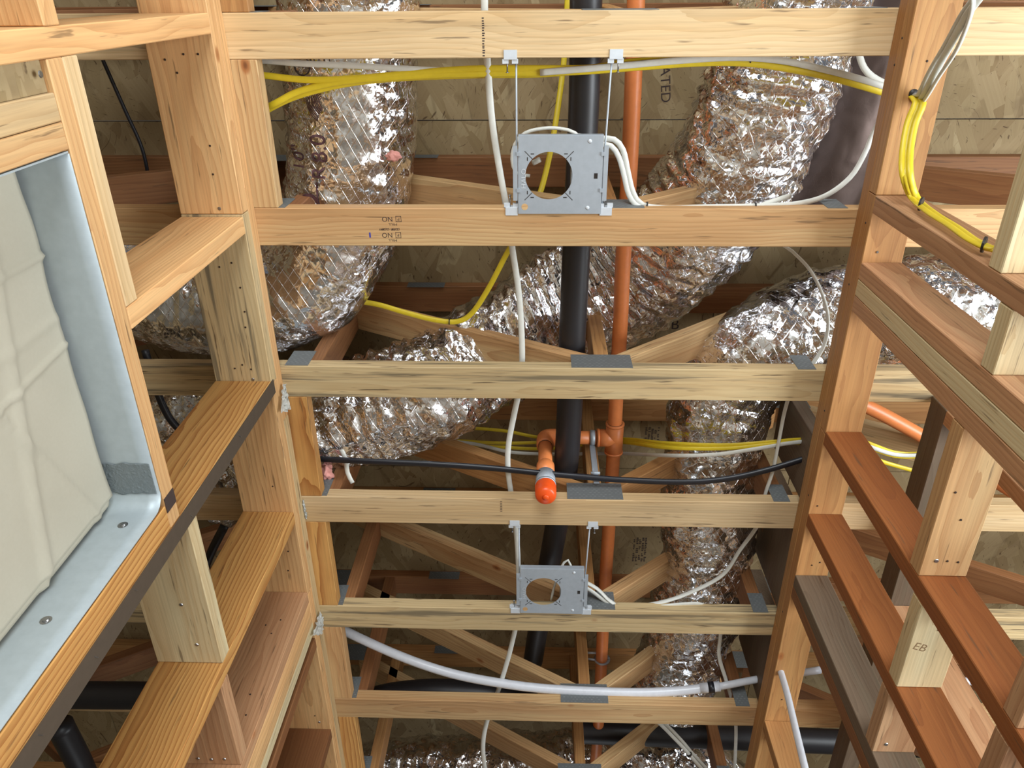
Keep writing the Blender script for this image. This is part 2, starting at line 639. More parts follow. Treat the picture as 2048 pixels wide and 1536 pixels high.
def truss(i):
    Y0 = YT(i)
    Y1 = Y0+.089
    c1, c2, lab = T_INFO[i]
    t = empty('floor_truss', (0, Y0+.0445, H))
    tag(t, lab, 'truss', 'wooden floor trusses crossing overhead')
    bot = board('bottom_chord', (-2.9, Y0+.0445, H+.019), (2.9, Y0+.0445, H+.019), .089, .038, (0, 1, 0), W[c1], t)
    board('top_chord', (-2.9, Y0+.0445, ZT+.019), (2.9, Y0+.0445, ZT+.019), .089, .038, (0, 1, 0), W['brown' if i in (1, 2, 3, 6) else 'orange'], t)
    zc, zt = H+.038, ZT
    ym = Y0+.0445

    def web(x0, z0, x1, z1, m):
        board('web', (x0, ym, z0), (x1, ym, z1), .088, .038, (0, 1, 0), W[m], t)
    web(.135, zc+.026, -.725, zt-.026, c2)
    web(.215, zc+.03, .80, zt-.022, c2)
    web(-.80, zt-.026, -1.62, zc+.026, 'brown')
    web(.87, zt-.022, 1.72, zc+.026, 'pale' if i == 4 else 'brown')
    web(1.80, zc+.026, 2.55, zt-.022, 'orange')
    web(-1.70, zc+.026, -2.5, zt-.022, 'brown')
    web(.168, zc+.0, .168, zt, 'orange')
    web(-.575, zc, -.575, zt, 'brown' if i != 7 else 'orange')
    if i > 3:
        web(.675, zc, .675, zt, 'brown')
    nail_plate(t, (.088, .243), (Y0-.0012, Y0), (H+.004, H+.080))
    nail_plate(t, (-.645, -.585), (Y0-.0012, Y0), (H+.004, H+.090))
    nail_plate(t, (-.86, -.70), (Y0-.0012, Y0), (ZT-.055, ZT+.032))
    nail_plate(t, (-.42, -.30), (Y0-.0012, Y0), (ZT-.01, ZT+.032))
    nail_plate(t, (.76, .92), (Y0-.0012, Y0), (ZT-.055, ZT+.032))
    nail_plate(t, (.655, .70), (Y0-.0012, Y0), (H+.004, H+.085))
    return t


TR = {i: truss(i) for i in range(1, 8)}

# ------------------------------------------------------------------ walls
pb = H-.076


def nails(parent, pts, mat=RUST, r=.0024):
    """heads: (pos, normal)"""
    for p, n in pts:
        p, n = Vector(p), Vector(n)
        b_ = cyl_bm(bmesh.new(), p, p+n*.0012, r, r*.8, 10)
        finish('nail', b_, mat, parent)


WL = empty('wall_left', (-.725, 1.0, -CZ))
tag(WL, kind='structure')
X0, X1 = XL-.14, XL
# double top plate, in sections between splices
for z0, cuts in ((pb, [(-1.4, .448), (.448, .875), (.875, 1.56), (1.56, 3.4)]), (pb+.038, [(-1.4, 1.0), (1.0, 3.4)])):
    for k, (a, b_) in enumerate(cuts):
        bx('top_plate', (X0, X1), (a+.0005, b_-.0005), (z0, z0+.0375), W[('tan', 'blue', 'tan', 'tan')[k]], WL)
zb = -CZ+.038
ZLED = 1.082


def stud_l(y0, mat, z0=zb, name='stud', y1=None, x=(X0, X1)):
    return bx(name, x, (y0, (y1 or y0+.038)), (z0, pb-.0005), W[mat], WL)


stud_l(.045, 'tan', y1=.083)                     # S1
stud_l(.453, 'tan', ZLED+.039)                   # S2 on the ledger
stud_l(.864, 'honey', y1=.9015)                  # S3
b_ = box_bm(bmesh.new(), (X1, X1+.0025), (.8645, .901), (zb, pb+.01))
tag(finish('edge_strip', b_, HARD, WL), 'dark brown strip on the stud edge')
for yy, zz in ((.878, 1.42), (.89, 1.15), (.872, .93), (.884, .80), (.876, .66)):
    finish('staple', cyl_bm(bmesh.new(), (X1+.0032, yy-.004, zz), (X1+.0032, yy+.004, zz+.006), .0007, None, 6), NAILM, WL)
stud_l(1.263, 'honey')                           # S4
for k, mm in enumerate(('pink', 'tan', 'tan', 'cream')):
    stud_l(1.549+.0385*k, mm)
stud_l(1.728, 'brown')
stud_l(2.13, 'brown')
stud_l(2.54, 'fir')
stud_l(-.362, 'fir')
# lower row of blocking and return-air opening framing
bx('header', (X0, X1), (.0835, .8635), (ZLED, ZLED+.0375), W['tan'], WL)
bx('header', (X0, X1), (.0835, .4525), (ZLED+.0385, ZLED+.076), W['pale'], WL)
bx('trimmer', (X0, X1), (.8135, .8625), (zb, ZLED-.0005), W['honey'], WL)
bx('trimmer', (X0, X1-.001), (.163, .200), (zb, ZLED-.0005), W['fir'], WL)
bx('trimmer', (X0, X1-.001), (.125, .162), (zb, ZLED-.0005), W['pale'], WL)
b_ = box_bm(bmesh.new(), (X0, X1-.010), (.0835, .1245), (zb, ZLED-.001))
finish('strand_board_filler', b_, OSB, WL)
bx('blocking', (X0, X1), (-.323, .0445), (1.097, 1.1345), W['tan'], WL)
bx('blocking', (X0, X1), (.9025, 1.2625), (1.137, 1.175), W['cream'], WL)
bx('blocking', (X0, X1), (1.302, 1.548), (1.108, 1.146), W['pink'], WL)
bx('blocking', (X0, X1), (1.767, 2.129), (1.11, 1.148), W['fir'], WL)
bx('bottom_plate', (X0, X1), (-1.4, 3.4), (-CZ+.0005, zb-.0005), W['fir'], WL)
b_ = box_bm(bmesh.new(), (X1, X1+.001), (.80, .83), (1.082, 1.118))
finish('ink_mark', b_, INK, WL)
# backing strips that overhang the plate between trusses
for i in range(1, 8):
    a, c = YT(i)+.0895, YT(i+1)-.0005
    if i == 2:
        continue
    bx('backing_strip', (X1-.03, X1+.056), (a, c), (H+.0005, H+.038), W['fir' if i in (1, 5) else 'honey'], WL)
bx('backing_strip', (X1-.03, X1+.056), (YT(0)+.0895, YT(1)-.0005), (H+.0005, H+.038), W['orange'], WL)
nl = []
for x, y in ((-.76, .13), (-.72, .12), (-.74, .155), (-.70, .30), (-.705, .36), (-.69, .12), (-.70, .56), (-.73, .57), (-.69, .62), (-.695, .72), (-.69, .68),
             (-.72, .82), (-.70, .832), (-.74, .83), (-.70, 1.18), (-.69, 1.40), (-.70, 1.47), (-.75, 1.48), (-.70, 2.07)):
    nl.append(((x, y, pb), (0, 0, -1)))
nails(WL, nl)
nails(WL, [((-.705, .435, pb), (0, 0, -1)), ((-.70, .86, pb), (0, 0, -1)), ((-.69, 2.1, pb), (0, 0, -1))], NAILM, .004)
nails(WL, [((X1, .10, 1.06), (1, 0, 0)), ((X1-.01, .105, .98), (1, 0, 0))], NAILM, .005)
nails(WL, [((-.70, 1.21, 1.137), (0, 0, -1)), ((-.71, 1.10, 1.137), (0, 0, -1)), ((-.69, 1.53, 1.108), (0, 0, -1)), ((-.72, 1.532, 1.108), (0, 0, -1)),
           ((-.75, 1.53, 1.108), (0, 0, -1))], NAILM, .004)
for x, z in ((-.70, 1.55), (-.71, 1.50), (-.735, 1.53), (-.70, 1.30), (-.74, 1.28), (-.69, 1.24)):
    nails(WL, [((x, 1.549, z), (0, -1, 0))])

WR = empty('wall_right', (.765, 1.0, -CZ))
tag(WR, kind='structure')
RX = (XR, XR+.089)
for z0, cuts in ((pb, [(-1.4, .405), (.405, 1.0), (1.0, 3.4)]), (pb+.038, [(-1.4, 1.7), (1.7, 3.4)])):
    for k, (a, b_) in enumerate(cuts):
        bx('top_plate', RX, (a+.0005, b_-.0005), (z0, z0+.0375), W[('orange', 'orange', 'orange')[k % 3]], WR)


def stud_r(y0, mat, x=RX, par=None, z1=pb-.0005):
    return bx('stud', x, (y0, y0+.0378), (zb, z1), W[mat], par or WR)


stud_r(.405, 'pink')
for k, mm in enumerate(('pink', 'cream', 'pink')):
    stud_r(.554+.0385*k, mm)
stud_r(.992, 'umber')
stud_r(1.245, 'umber')
tag(stud_r(1.455, 'grey'), 'grey weathered stud')
stud_r(1.494, 'brown')
stud_r(2.045, 'orange')
stud_r(2.45, 'fir')
stud_r(-.36, 'fir')
for y0, y1, z0, mm in ((-.32, .4045, 1.160, 'cream'), (.4435, .5535, 1.104, 'cream'), (.6695, .9915, 1.134, 'fir'),
                       (1.0305, 1.2445, 1.096, 'cream'), (1.2835, 1.4545, 1.108, 'pink'), (1.5325, 2.0445, 1.10, 'fir')):
    bx('blocking', RX, (y0, y1), (z0, z0+.038), W[mm], WR)
for y0, y1, z0, mm in ((.6695, .9915, .80, 'pink'), (1.0305, 1.2445, .80, 'pink')):
    bx('blocking', RX, (y0, y1), (z0, z0+.038), W[mm], WR)
bx('bottom_plate', RX, (-1.4, 3.4), (-CZ+.0005, zb-.0005), W['fir'], WR)
for i in (3, 4, 5):
    bx('rim_board', (RX[0]+.01, RX[0]+.048), (YT(i)+(.0895 if i > 3 else .20), YT(i+1)-.0005), (H+.0005, H+.30), W['grey'], WR)
nails(WR, [((.75, .53, 1.66), (0, 0, -1))], NAILM, .003)
nr = []
for x, z in ((.755, 1.12), (.765, 1.10)):
    pass
nails(WR, [((.745, .955, 1.134), (0, 0, -1)), ((.745, 1.43, 1.108), (0, 0, -1))], NAILM, .0045)
nails(WR, [((.765, .955, 1.134), (0, 0, -1)), ((.785, .957, 1.134), (0, 0, -1)), ((.765, .86, 1.134), (0, 0, -1)), ((.74, .80, 1.134), (0, 0, -1)),
           ((.74, 1.24-.02, pb), (0, 0, -1)), ((.76, 1.42, pb), (0, 0, -1)), ((.78, 1.41, pb), (0, 0, -1)),
           ((.76, 1.95, pb), (0, 0, -1)), ((.76, 1.90, pb), (0, 0, -1)), ((.765, 1.09, 1.096), (0, 0, -1)), ((.79, .15, pb), (0, 0, -1)), ((.765, .14, pb), (0, 0, -1))])
for y, z in ((.10, 1.69), (.15, 1.70), (.47, 1.68), (.62, 1.70), (.95, 1.69), (1.2, 1.68), (1.62, 1.69)):
    nails(WR, [((XR, y, z), (-1, 0, 0))])

# the wall behind the pipe chase
WF = empty('wall_far_right', (1.05, 1.3, -CZ))
tag(WF, kind='structure')
FX = (1.0, 1.089)
for k in range(2):
    bx('top_plate', FX, (.93, 3.4), (pb+.038*k+.0003, pb+.038*k+.0378), W['grey'], WF)
for y in (.93, 1.56, 1.98, 2.4):
    bx('stud', FX, (y, y+.038), (zb, pb-.0005), W['pink'], WF)
bx('bottom_plate', FX, (.93, 3.4), (-CZ+.0005, zb-.0005), W['fir'], WF)

# ------------------------------------------------------------------ return-air box and its cardboard
box = empty('return_air_box', (X1-.1, .5, .6))
tag(box, 'grey galvanised sheet-metal return-air box framed into the left wall', 'air box')


def sheet(name, nu, nv, fn, mat, parent, th=.0012, smooth_=True):
    """thin folded sheet: fn(u,v)->point, solidified by th"""
    b_ = bmesh.new()
    g = [[b_.verts.new(fn(u/nu, v/nv)) for v in range(nv+1)] for u in range(nu+1)]
    for u in range(nu):
        for v in range(nv):
            b_.faces.new((g[u][v], g[u+1][v], g[u+1][v+1], g[u][v+1]))
    bmesh.ops.recalc_face_normals(b_, faces=b_.faces)
    bmesh.ops.solidify(b_, geom=list(b_.faces), thickness=th)
    return finish(name, b_, mat, parent, smooth_)


zr = ZLED-.002
R_ = .030


def liner(u, v):
    # profile in Y-Z: along the top, around the corner, down the far side
    L1, L2, L3 = .81-.205-R_, R_*math.pi/2, 1.2
    s = u*(L1+L2+L3)
    x = X1-.001-.33*v
    if s < L1:
        return Vector((x, .205+s, zr-.0015-.004*math.sin(s*9)*v))
    if s < L1+L2:
        a = (s-L1)/R_
        return Vector((x, .81-R_+R_*math.sin(a), zr-R_+R_*math.cos(a)))
    return Vector((x, .81, zr-R_-(s-L1-L2)))


sheet('sheet_metal_liner', 160, 14, liner, SHEET, box)


def smear(u, v):
    y = .722+u*.062
    x = X1-.006-.085*v
    z = zr-.0032-max(0, y-.78)**2*14
    return Vector((x, y+.006*noise.noise(Vector((v*5, u*3, 2))), z-.0012*abs(noise.noise(Vector((x*160, y*160, 0))))))


SEAL = plain('grey_sealant', srgb(112, 120, 122), .35, 0, .5, (300, .5))
sheet('sealant_smear', 40, 50, smear, SEAL, box, .0005)
b_ = box_bm(bmesh.new(), (X1-.33, X1-.002), (.2015, .204), (-.3, zr-.002))
finish('sheet_metal_side', b_, SHEET, box)
for x, z in ((-.70, 1.02), (-.705, .80), (-.71, .55)):
    b2 = cyl_bm(bmesh.new(), (x, .8095, z), (x, .806, z), .0055, .004, 14)
    cyl_bm(b2, (x, .8095, z), (x, .8083, z), .0085, None, 14)
    finish('screw', b2, NAILM, box)


def card(u, v):
    y = .206+u*.598
    z = zr-.012-v*1.25
    n = noise.noise(Vector((y*2.2, z*2.2, 1)))*.005
    def cr(d, w, h):
        return h*max(0, 1-abs(d)/w)
    n += cr(z-.93+.22*(y-.5), .016, .007)+cr(z-.80-.5*(y-.35), .012, .005)+cr(y-.33-.02*z, .007, .005)+cr(y-.60+.10*z, .006, .004)+cr(y-.47+.02*z, .012, .002)
    edge = .014*noise.noise(Vector((y*8, 0, 7)))*(1-v)**14
    bow = .05*math.exp(-((y-.45)/.30)**2)*math.exp(-v*5)*0
    return Vector((-.737+n-.01*(u > .97), y, z+edge))


cb = sheet('cardboard_sheet', 140, 160, card, CARD, None, .003)
tag(cb, 'beige creased cardboard sheet covering the return-air opening', 'cardboard')

# ------------------------------------------------------------------ ducts


def duct(name, pts, r, label, mat, ribs=.0, crum=.010, seed=0, group='foil-wrapped flexible ducts', squash=(1.0, 1.0)):
    P = spline([at(px, py, z=z) for px, py, z in pts], .009)

    def disp(q, t, a):
        s = seed*11.3
        v = Vector((q.x*6+s, q.y*6, q.z*6))
        d = noise.noise(v)*crum*1.7
        w = Vector((q.x*17+s, q.y*17, q.z*17))
        d += (abs(noise.noise(w))-.25)*crum*1.7
        w2 = Vector((q.x*46, q.y*46+s, q.z*46))
        d += (abs(noise.noise(w2))-.2)*crum*.8
        if ribs:
            d += ribs*math.sin(t*len(P)*.009/.045*2*math.pi+3*noise.noise(v*.7)+1.6*math.sin(a*2+s))*(.6+.6*noise.noise(v*1.3))
        return d
    b_ = tube_bm(P, r, 120, None, True, squash, disp)
    o = finish(name, b_, mat, None, True)
    tag(o, label, 'duct', group)
    return o


D1 = duct('flexible_duct', [(692, -90, 2.0), (698, 60, 2.0), (702, 200, 2.0), (700, 330, 2.0), (676, 450, 2.0), (610, 560, 1.99), (500, 600, 1.99), (380, 590, 2.0), (280, 560, 2.0), (130, 520, 2.0)],
          .162, 'foil duct at upper left with brown lettering, curving left beyond the second truss', FOILS, .003, .006, 1)
D2 = duct('flexible_duct', [(1640, -110, 2.04), (1600, 0, 2.04), (1560, 120, 2.03), (1500, 270, 2.03), (1425, 400, 2.07), (1330, 505, 2.14), (1225, 580, 2.18), (1110, 640, 2.16), (980, 710, 2.08), (860, 780, 2.0), (740, 815, 1.98), (640, 840, 1.99), (560, 880, 2.0), (440, 960, 2.0)],
          .160, 'wrinkled foil duct sweeping from upper right behind the pipes to lower left', FOIL, .007, .010, 2,
          squash=lambda p: (1+.34*math.exp(-((p.x-.17)/.24)**2), 1-.48*math.exp(-((p.x-.17)/.24)**2)))
D4 = duct('flexible_duct', [(2120, 600, 2.06), (1940, 610, 2.06), (1780, 630, 2.05), (1640, 650, 2.05), (1530, 690, 2.04), (1452, 770, 2.03), (1428, 870, 2.02), (1418, 980, 2.02), (1414, 1100, 2.02), (1398, 1200, 2.02), (1368, 1300, 2.03), (1335, 1385, 2.06)],
          .148, 'foil duct coming out of the right wall and bending away beside it', FOIL, .004, .009, 3)
D5 = duct('flexible_duct', [(640, 1590, 2.05), (760, 1560, 2.05), (960, 1545, 2.05), (1150, 1540, 2.06), (1300, 1535, 2.06), (1400, 1550, 2.06), (1470, 1620, 2.06), (1480, 1720, 2.06)],
          .150, 'dim foil duct lying across beyond the farthest trusses', FOIL, .004, .010, 4)
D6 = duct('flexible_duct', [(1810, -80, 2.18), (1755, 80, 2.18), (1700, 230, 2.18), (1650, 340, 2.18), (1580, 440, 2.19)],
          .125, 'smooth duct with brown shade put into its colour, beside the foil duct at the upper right', FOIL_SHADE, 0, .002, 5)
D7 = duct('flexible_duct', [(470, 780, 1.99), (400, 800, 1.99), (330, 840, 1.99), (200, 900, 2.0)],
          .10, 'short length of foil duct seen through the left wall behind the black cable', FOIL, .003, .008, 6)


# ------------------------------------------------------------------ lettering


def text_mesh(txt, size, dens=0):
    cu = bpy.data.curves.new('t', 'FONT')
    cu.body = txt
    cu.size = size
    cu.align_x = 'CENTER'
    cu.align_y = 'CENTER'
    to = bpy.data.objects.new('t', cu)
    COL.objects.link(to)
    dg = bpy.context.evaluated_depsgraph_get()
    dg.update()
    me = bpy.data.meshes.new_from_object(to.evaluated_get(dg))
    bpy.data.objects.remove(to)
    bpy.data.curves.remove(cu)
    b_ = bmesh.new()
    b_.from_mesh(me)
    bpy.data.meshes.remove(me)
    return b_


def stamp(parent, txt, size, centre, right, up, mat=INK, name='stamp', th=.0003, sx=1.0):
    b_ = text_mesh(txt, size)
    right, up = Vector(right), Vector(up)
    n = right.cross(up)
    c = Vector(centre)
    for v in b_.verts:
        v.co = c+right*v.co.x*sx+up*v.co.y+n*th
    return finish(name, b_, mat, parent, centre=True)


def rect_outline(bm_, c, right, up, w, h, t, th):
    right, up = Vector(right), Vector(up)
    n = right.cross(up)
    c = Vector(c)+n*th
    for (u0, u1, v0, v1) in ((-w/2, w/2, h/2-t, h/2), (-w/2, w/2, -h/2, -h/2+t), (-w/2, -w/2+t, -h/2, h/2), (w/2-t, w/2, -h/2, h/2)):
        vs = [bm_.verts.new(c+right*u+up*v) for u, v in ((u0, v0), (u1, v0), (u1, v1), (u0, v1))]
        bm_.faces.new(vs)


# upside-down grade stamps under the second truss
Rr, Uu = (-1, 0, 0), (0, 1, 0)
for cy in (438, 470):
    c = at(778, cy, z=H)
    stamp(TR[2], 'NO', .016, (c.x-.004, c.y, H), Rr, Uu, name='grade_stamp')
    b_ = bmesh.new()
    rect_outline(b_, (c.x+.022, c.y, H), Rr, Uu, .013, .014, .0011, .0003)
    finish('grade_stamp', b_, INK, TR[2])
    stamp(TR[2], 'P', .010, (c.x+.022, c.y, H), Rr, Uu, name='grade_stamp')
    stamp(TR[2], 'MILL', .0075, (c.x+.008, c.y+.0125, H), Rr, Uu, name='grade_stamp', sx=1.4)
    stamp(TR[2], 'D.FIR  S-DRY', .0075, (c.x, c.y-.0135 if cy > 450 else c.y+.0235, H), Rr, Uu, name='grade_stamp', sx=1.1)
c = at(740, 470, z=H)
b_ = box_bm(bmesh.new(), (c.x-.002, c.x+.002), (c.y-.006, c.y+.006), (H-.0004, H))
finish('ink_mark', b_, plain('blue_ink', srgb(70, 70, 150), .6), TR[2])
c = at(967, 75, z=H)
for k in range(16):
    yy = c.y-.036+k*.0047+random.uniform(-.001, .001)
    b_ = box_bm(bmesh.new(), (c.x-.0028, c.x+.0022+random.uniform(-.001, .001)), (yy-.0012, yy+.0012), (H-.0003, H))
    finish('ink_mark', b_, INK, TR[1])
b_ = bmesh.new()
c = at(1003, 1015, z=H)
for k in range(7):
    yy = c.y-.02+k*.0055
    box_bm(b_, (c.x-.004, c.x+.002), (yy-.001, yy+.001), (H-.0003, H))
finish('ink_mark', b_, INK, TR[4])


def wrap_text(duct_o, txt, size, px, py, ang, mat, sx=1.0, name='print'):
    """print lying on the duct's skin"""
    dg = bpy.context.evaluated_depsgraph_get()
    me = duct_o.data
    vs = [v.co+duct_o.location-Vector((0, 0, CZ)) for v in me.vertices]
    tree = wrap_text.cache.get(duct_o.name)
    if tree is None:
        tree = BVHTree.FromPolygons(vs, [p.vertices[:] for p in me.polygons])
        wrap_text.cache[duct_o.name] = tree
    if isinstance(txt, str):
        b_ = text_mesh(txt, size)
    else:
        b_ = txt
    for _ in range(3):
        es = [e for e in b_.edges if e.calc_length() > .006]
        if es:
            bmesh.ops.subdivide_edges(b_, edges=es, cuts=1)
            bmesh.ops.triangulate(b_, faces=b_.faces)
    c = at(px, py, z=1.85)
    ca, sa = math.cos(ang), math.sin(ang)
    right = Vector((ca, -sa, 0))
    up = Vector((-sa, -ca, 0))
    for v in b_.verts:
        q = c+right*v.co.x*sx+up*v.co.y
        q.z = 1.5
        h = tree.ray_cast(q, Vector((0, 0, 1)))
        v.co = h[0]+h[1]*(.0014 if h[1].z < 0 else -.0014) if h[0] else q.xyz
    bad = [v for v in b_.verts if v.co.z < 1.55]
    bmesh.ops.delete(b_, geom=bad, context='VERTS')
    if not len(b_.verts):
        return
    return finish(name, b_, mat, duct_o)


wrap_text.cache = {}


def ringtext(r0, r1, n=40, a0=0, a1=2*math.pi):
    b_ = bmesh.new()
    A = [b_.verts.new((r0*math.cos(a0+(a1-a0)*k/n), r0*math.sin(a0+(a1-a0)*k/n), 0)) for k in range(n+1)]
    B = [b_.verts.new((r1*math.cos(a0+(a1-a0)*k/n), r1*math.sin(a0+(a1-a0)*k/n), 0)) for k in range(n+1)]
    for k in range(n):
        b_.faces.new((A[k], A[k+1], B[k+1], B[k]))
    return b_


def bars(ws, h):
    b_ = bmesh.new()
    x = 0
    for w, g in ws:
        vs = [b_.verts.new(p) for p in ((x, 0, 0), (x+w, 0, 0), (x+w, h, 0), (x, h, 0))]
        b_.faces.new(vs)
        x += w+g
    return b_


wrap_text(D1, '8.0', .055, 640, 296, math.pi/2, INKP, 1.0)
wrap_text(D1, 'R', .050, 640, 345, math.pi/2, INKP, 1.0)
wrap_text(D1, '10"', .045, 594, 318, math.pi/2, INKP, 1.0)
wrap_text(D1, 'E', .026, 601, 131, math.pi/2, INK, 1.0)
wrap_text(D1, ringtext(.020, .0225), 1, 601, 131, 0, INK)
for k in range(9):
    wrap_text(D1, ringtext(.012+.004*k, .0138+.004*k, 20, 1.9, 4.2), 1, 652, 205, 0, INKP)
wrap_text(D1, bars([(.003, .006), (.002, .01), (.002, .01), (.003, .009), (.002, .01)], .03), 1, 622, 128, 0, INK)
wrap_text(D1, bars([(.004, .004)], .05), 1, 637, 405, 0, INKP)
wrap_text(D1, ringtext(.018, .026, 24, 0, 3.3), 1, 620, 408, 0, INKP)


def blob(name, p, r, mat, label=None, cat=None, parent=None, sq=(1, 1, 1), seed=0):
    b_ = bmesh.new()
    bmesh.ops.create_icosphere(b_, subdivisions=4, radius=r)
    for v in b_.verts:
        n = v.co.normalized()
        d = 1+.55*noise.noise(n*2.1+Vector((seed, 0, 0)))+.3*abs(noise.noise(n*5+Vector((0, seed, 0))))
        v.co = Vector((v.co.x*sq[0], v.co.y*sq[1], v.co.z*sq[2]))*d+Vector(p)
    o = finish(name, b_, mat, parent, True)
    if label:
        tag(o, label, cat)
    return o


blob('insulation_tuft', at(786, 312, z=1.865), .016, WOOL, sq=(1, .7, .3), seed=3, parent=D1)
blob('insulation_tuft', at(652, 945, z=1.83), .022, WOOL, 'pink insulation wool tuft poking out below the end of the wrinkled duct', 'insulation', sq=(.8, 1.1, .8), seed=5)

c = at(1840, 1295, z=1.096)
stamp(WR, 'EB', .026, (c.x, c.y, 1.0962), (0.95, .3, 0), (.3, -.95, 0), PENCIL, 'pencil_mark')
# osb panel print, dark block lettering on the deck
for (px, py, w, h) in ((1305, 873, .055, .075), (1280, 1100, .055, .12)):
    c = at(px, py, z=ZT+.038)
    b_ = bmesh.new()
    random.seed(int(px))
    for u in range(5):
        for v in range(14):
            if random.random() < .72:
                x0 = c.x-w/2+u*w/5
                y0 = c.y-h/2+v*h/14
                box_bm(b_, (x0, x0+w/5*random.uniform(.4, .85)), (y0, y0+h/14*.6), (ZT+.0378, ZT+.0385))
    finish('panel_print', b_, INK, deck)
for (px, py, txt, s, a) in ((1350, 650, 'B', .05, 0), (290, 1300, 'TJT', .06, 0), (1330, 160, 'RATED', .04, math.pi/2-.1)):
    c = at(px, py, z=ZT+.038)
    stamp(deck, txt, s, (c.x, c.y, ZT+.0383), (math.cos(a), math.sin(a), 0), (math.sin(a), -math.cos(a), 0), name='panel_print')

# ------------------------------------------------------------------ pipes


def pipe(name, pts, r, mat, label=None, cat=None, parent=None, n=28, step=.02, grp=None, cap=True):
    P = spline([p if isinstance(p, Vector) else at(p[0], p[1], z=p[2]) for p in pts], step)
    o = finish(name, tube_bm(P, r, n, None, cap), mat, parent, True)
    if label:
        tag(o, label, cat, grp)
    return o


drain = pipe('drain_pipe', [(1176, -160, 1.9), (1172, 0, 1.9), (1168, 200, 1.9), (1158, 400, 1.9), (1147, 620, 1.9), (1140, 800, 1.9), (1131, 940, 1.91), (1114, 1045, 1.95), (1093, 1160, 2.0), (1075, 1265, 2.05), (1066, 1322, 2.07)],
             .0362, ABS, 'long straight black drain pipe running away overhead beside the orange pipe', 'pipe')
drain.data.materials[0] = ABS
pipe('drain_pipe', [(690, 1420, 2.02), (760, 1396, 2.0), (840, 1385, 2.0), (920, 1385, 2.0), (1000, 1392, 2.0), (1090, 1410, 2.02)], .047, ABS,
     'curved black drain pipe bulging up behind the sixth truss at lower left', 'pipe')
pipe('drain_pipe', [(1150, 1462, 2.0), (1400, 1472, 2.0), (1640, 1482, 2.0), (1900, 1492, 2.0)], .045, ABS,
     'thick black drain pipe running crosswise at the lower right', 'pipe')
pipe('drain_pipe', [(-60, 1388, 1.66), (150, 1390, 1.66), (300, 1391, 1.66), (330, 1391, 1.66)], .042, ABS,
     'black drain pipe seen through the left wall at the bottom', 'pipe')
pipe('drain_pipe', [(200, 1640, 1.66), (165, 1540, 1.66), (120, 1450, 1.66)], .04, ABS,
     'black drain pipe in the bottom left corner behind the dark-edged stud', 'pipe')
pipe('drain_pipe', [(385, 1200, 1.9), (420, 1110, 1.9), (450, 1050, 1.9)], .014, ABS,
     'thin black pipe behind the left wall beside the fourth stud', 'pipe')
pipe('drain_pipe', [(1885, 1360, 2.0), (1920, 1430, 2.0), (1955, 1500, 2.0), (1975, 1560, 2.0)], .017, ABS,
     'thin black pipe slanting away behind the right wall blocking', 'pipe')

spk = empty('sprinkler_pipe', at(1230, 890, z=2.0))
tag(spk, 'orange plastic sprinkler main with a teed branch and a capped drop', 'pipe')
main = [(1275, -160, 2.0), (1272, 0, 2.0), (1267, 150, 2.0), (1258, 350, 2.0), (1246, 520, 2.0), (1241, 640, 2.0), (1234, 760, 2.0), (1228, 885, 2.0), (1222, 985, 2.0), (1216, 1080, 2.0), (1209, 1190, 2.0), (1204, 1300, 2.0), (1200, 1380, 2.0), (1196, 1460, 2.0), (1188, 1560, 2.0)]
pipe('pipe_run', main, .0212, CPVC, parent=spk)
tee = at(1228, 885, z=2.0)
elb = at(1090, 886, z=2.0)
DX, DY = elb.x, 1.226
tee.y = elb.y = DY
d = (at(1222, 985, z=2.0)-at(1234, 760, z=2.0)).normalized()
b_ = bmesh.new()
cyl_bm(b_, tee-d*.05, tee+d*.05, .0268)
cyl_bm(b_, tee, tee+Vector((-.052, 0, 0)), .0268)
cyl_bm(b_, tee-d*.052, tee-d*.046, .0285)
cyl_bm(b_, tee+d*.046, tee+d*.052, .0285)
cyl_bm(b_, tee+Vector((-.046, 0, 0)), tee+Vector((-.053, 0, 0)), .0285)
finish('tee_fitting', b_, CPVC, spk, True)
finish('branch_pipe', cyl_bm(bmesh.new(), tee+Vector((-.05, 0, 0)), elb+Vector((.03, 0, 0)), .0205), CPVC, spk, True)
b_ = tube_bm(spline([elb+Vector((.045, 0, 0)), elb+Vector((.015, 0, 0)), elb+Vector((.003, 0, -.006)), elb+Vector((0, 0, -.02)), elb+Vector((0, 0, -.05))], .004), .0262, 28)
finish('elbow_fitting', b_, CPVC, spk, True)
finish('drop_pipe', cyl_bm(bmesh.new(), elb+Vector((0, 0, -.05)), Vector((DX, DY, 1.81)), .0205), CPVC, spk, True)
b_ = bmesh.new()
tube_bm([Vector((DX, DY, z)) for z in (1.850, 1.842, 1.796)], lambda t: (.022 if t < .4 else .026), 28, b_)
finish('adapter_fitting', b_, CPVC, spk, True)
b_ = bmesh.new()
cyl_bm(b_, (DX, DY, 1.796), (DX, DY, 1.745), .0275)
cyl_bm(b_, (DX, DY, 1.750), (DX, DY, 1.742), .0290)
tag(finish('threaded_collar', b_, GALV, spk, True), 'silver metal collar')
b_ = bmesh.new()
tube_bm([Vector((DX, DY, z)) for z in (1.742, 1.740, 1.705, 1.697, 1.690)], lambda t: (.0285, .0285, .0292, .0278, .022)[round(t*4)], 32, b_)
cyl_bm(b_, (DX, DY, 1.6905), (DX, DY, 1.686), .010, .007)
tag(finish('protective_cap', b_, CAPO, spk, True), 'bright orange sprinkler cap')
for s_ in (-1, 1):
    finish('cap_tab', box_bm(bmesh.new(), (DX+s_*.026-.003, DX+s_*.026+.003), (DY-.004, DY+.004), (1.716, 1.745)), CAPO, spk)
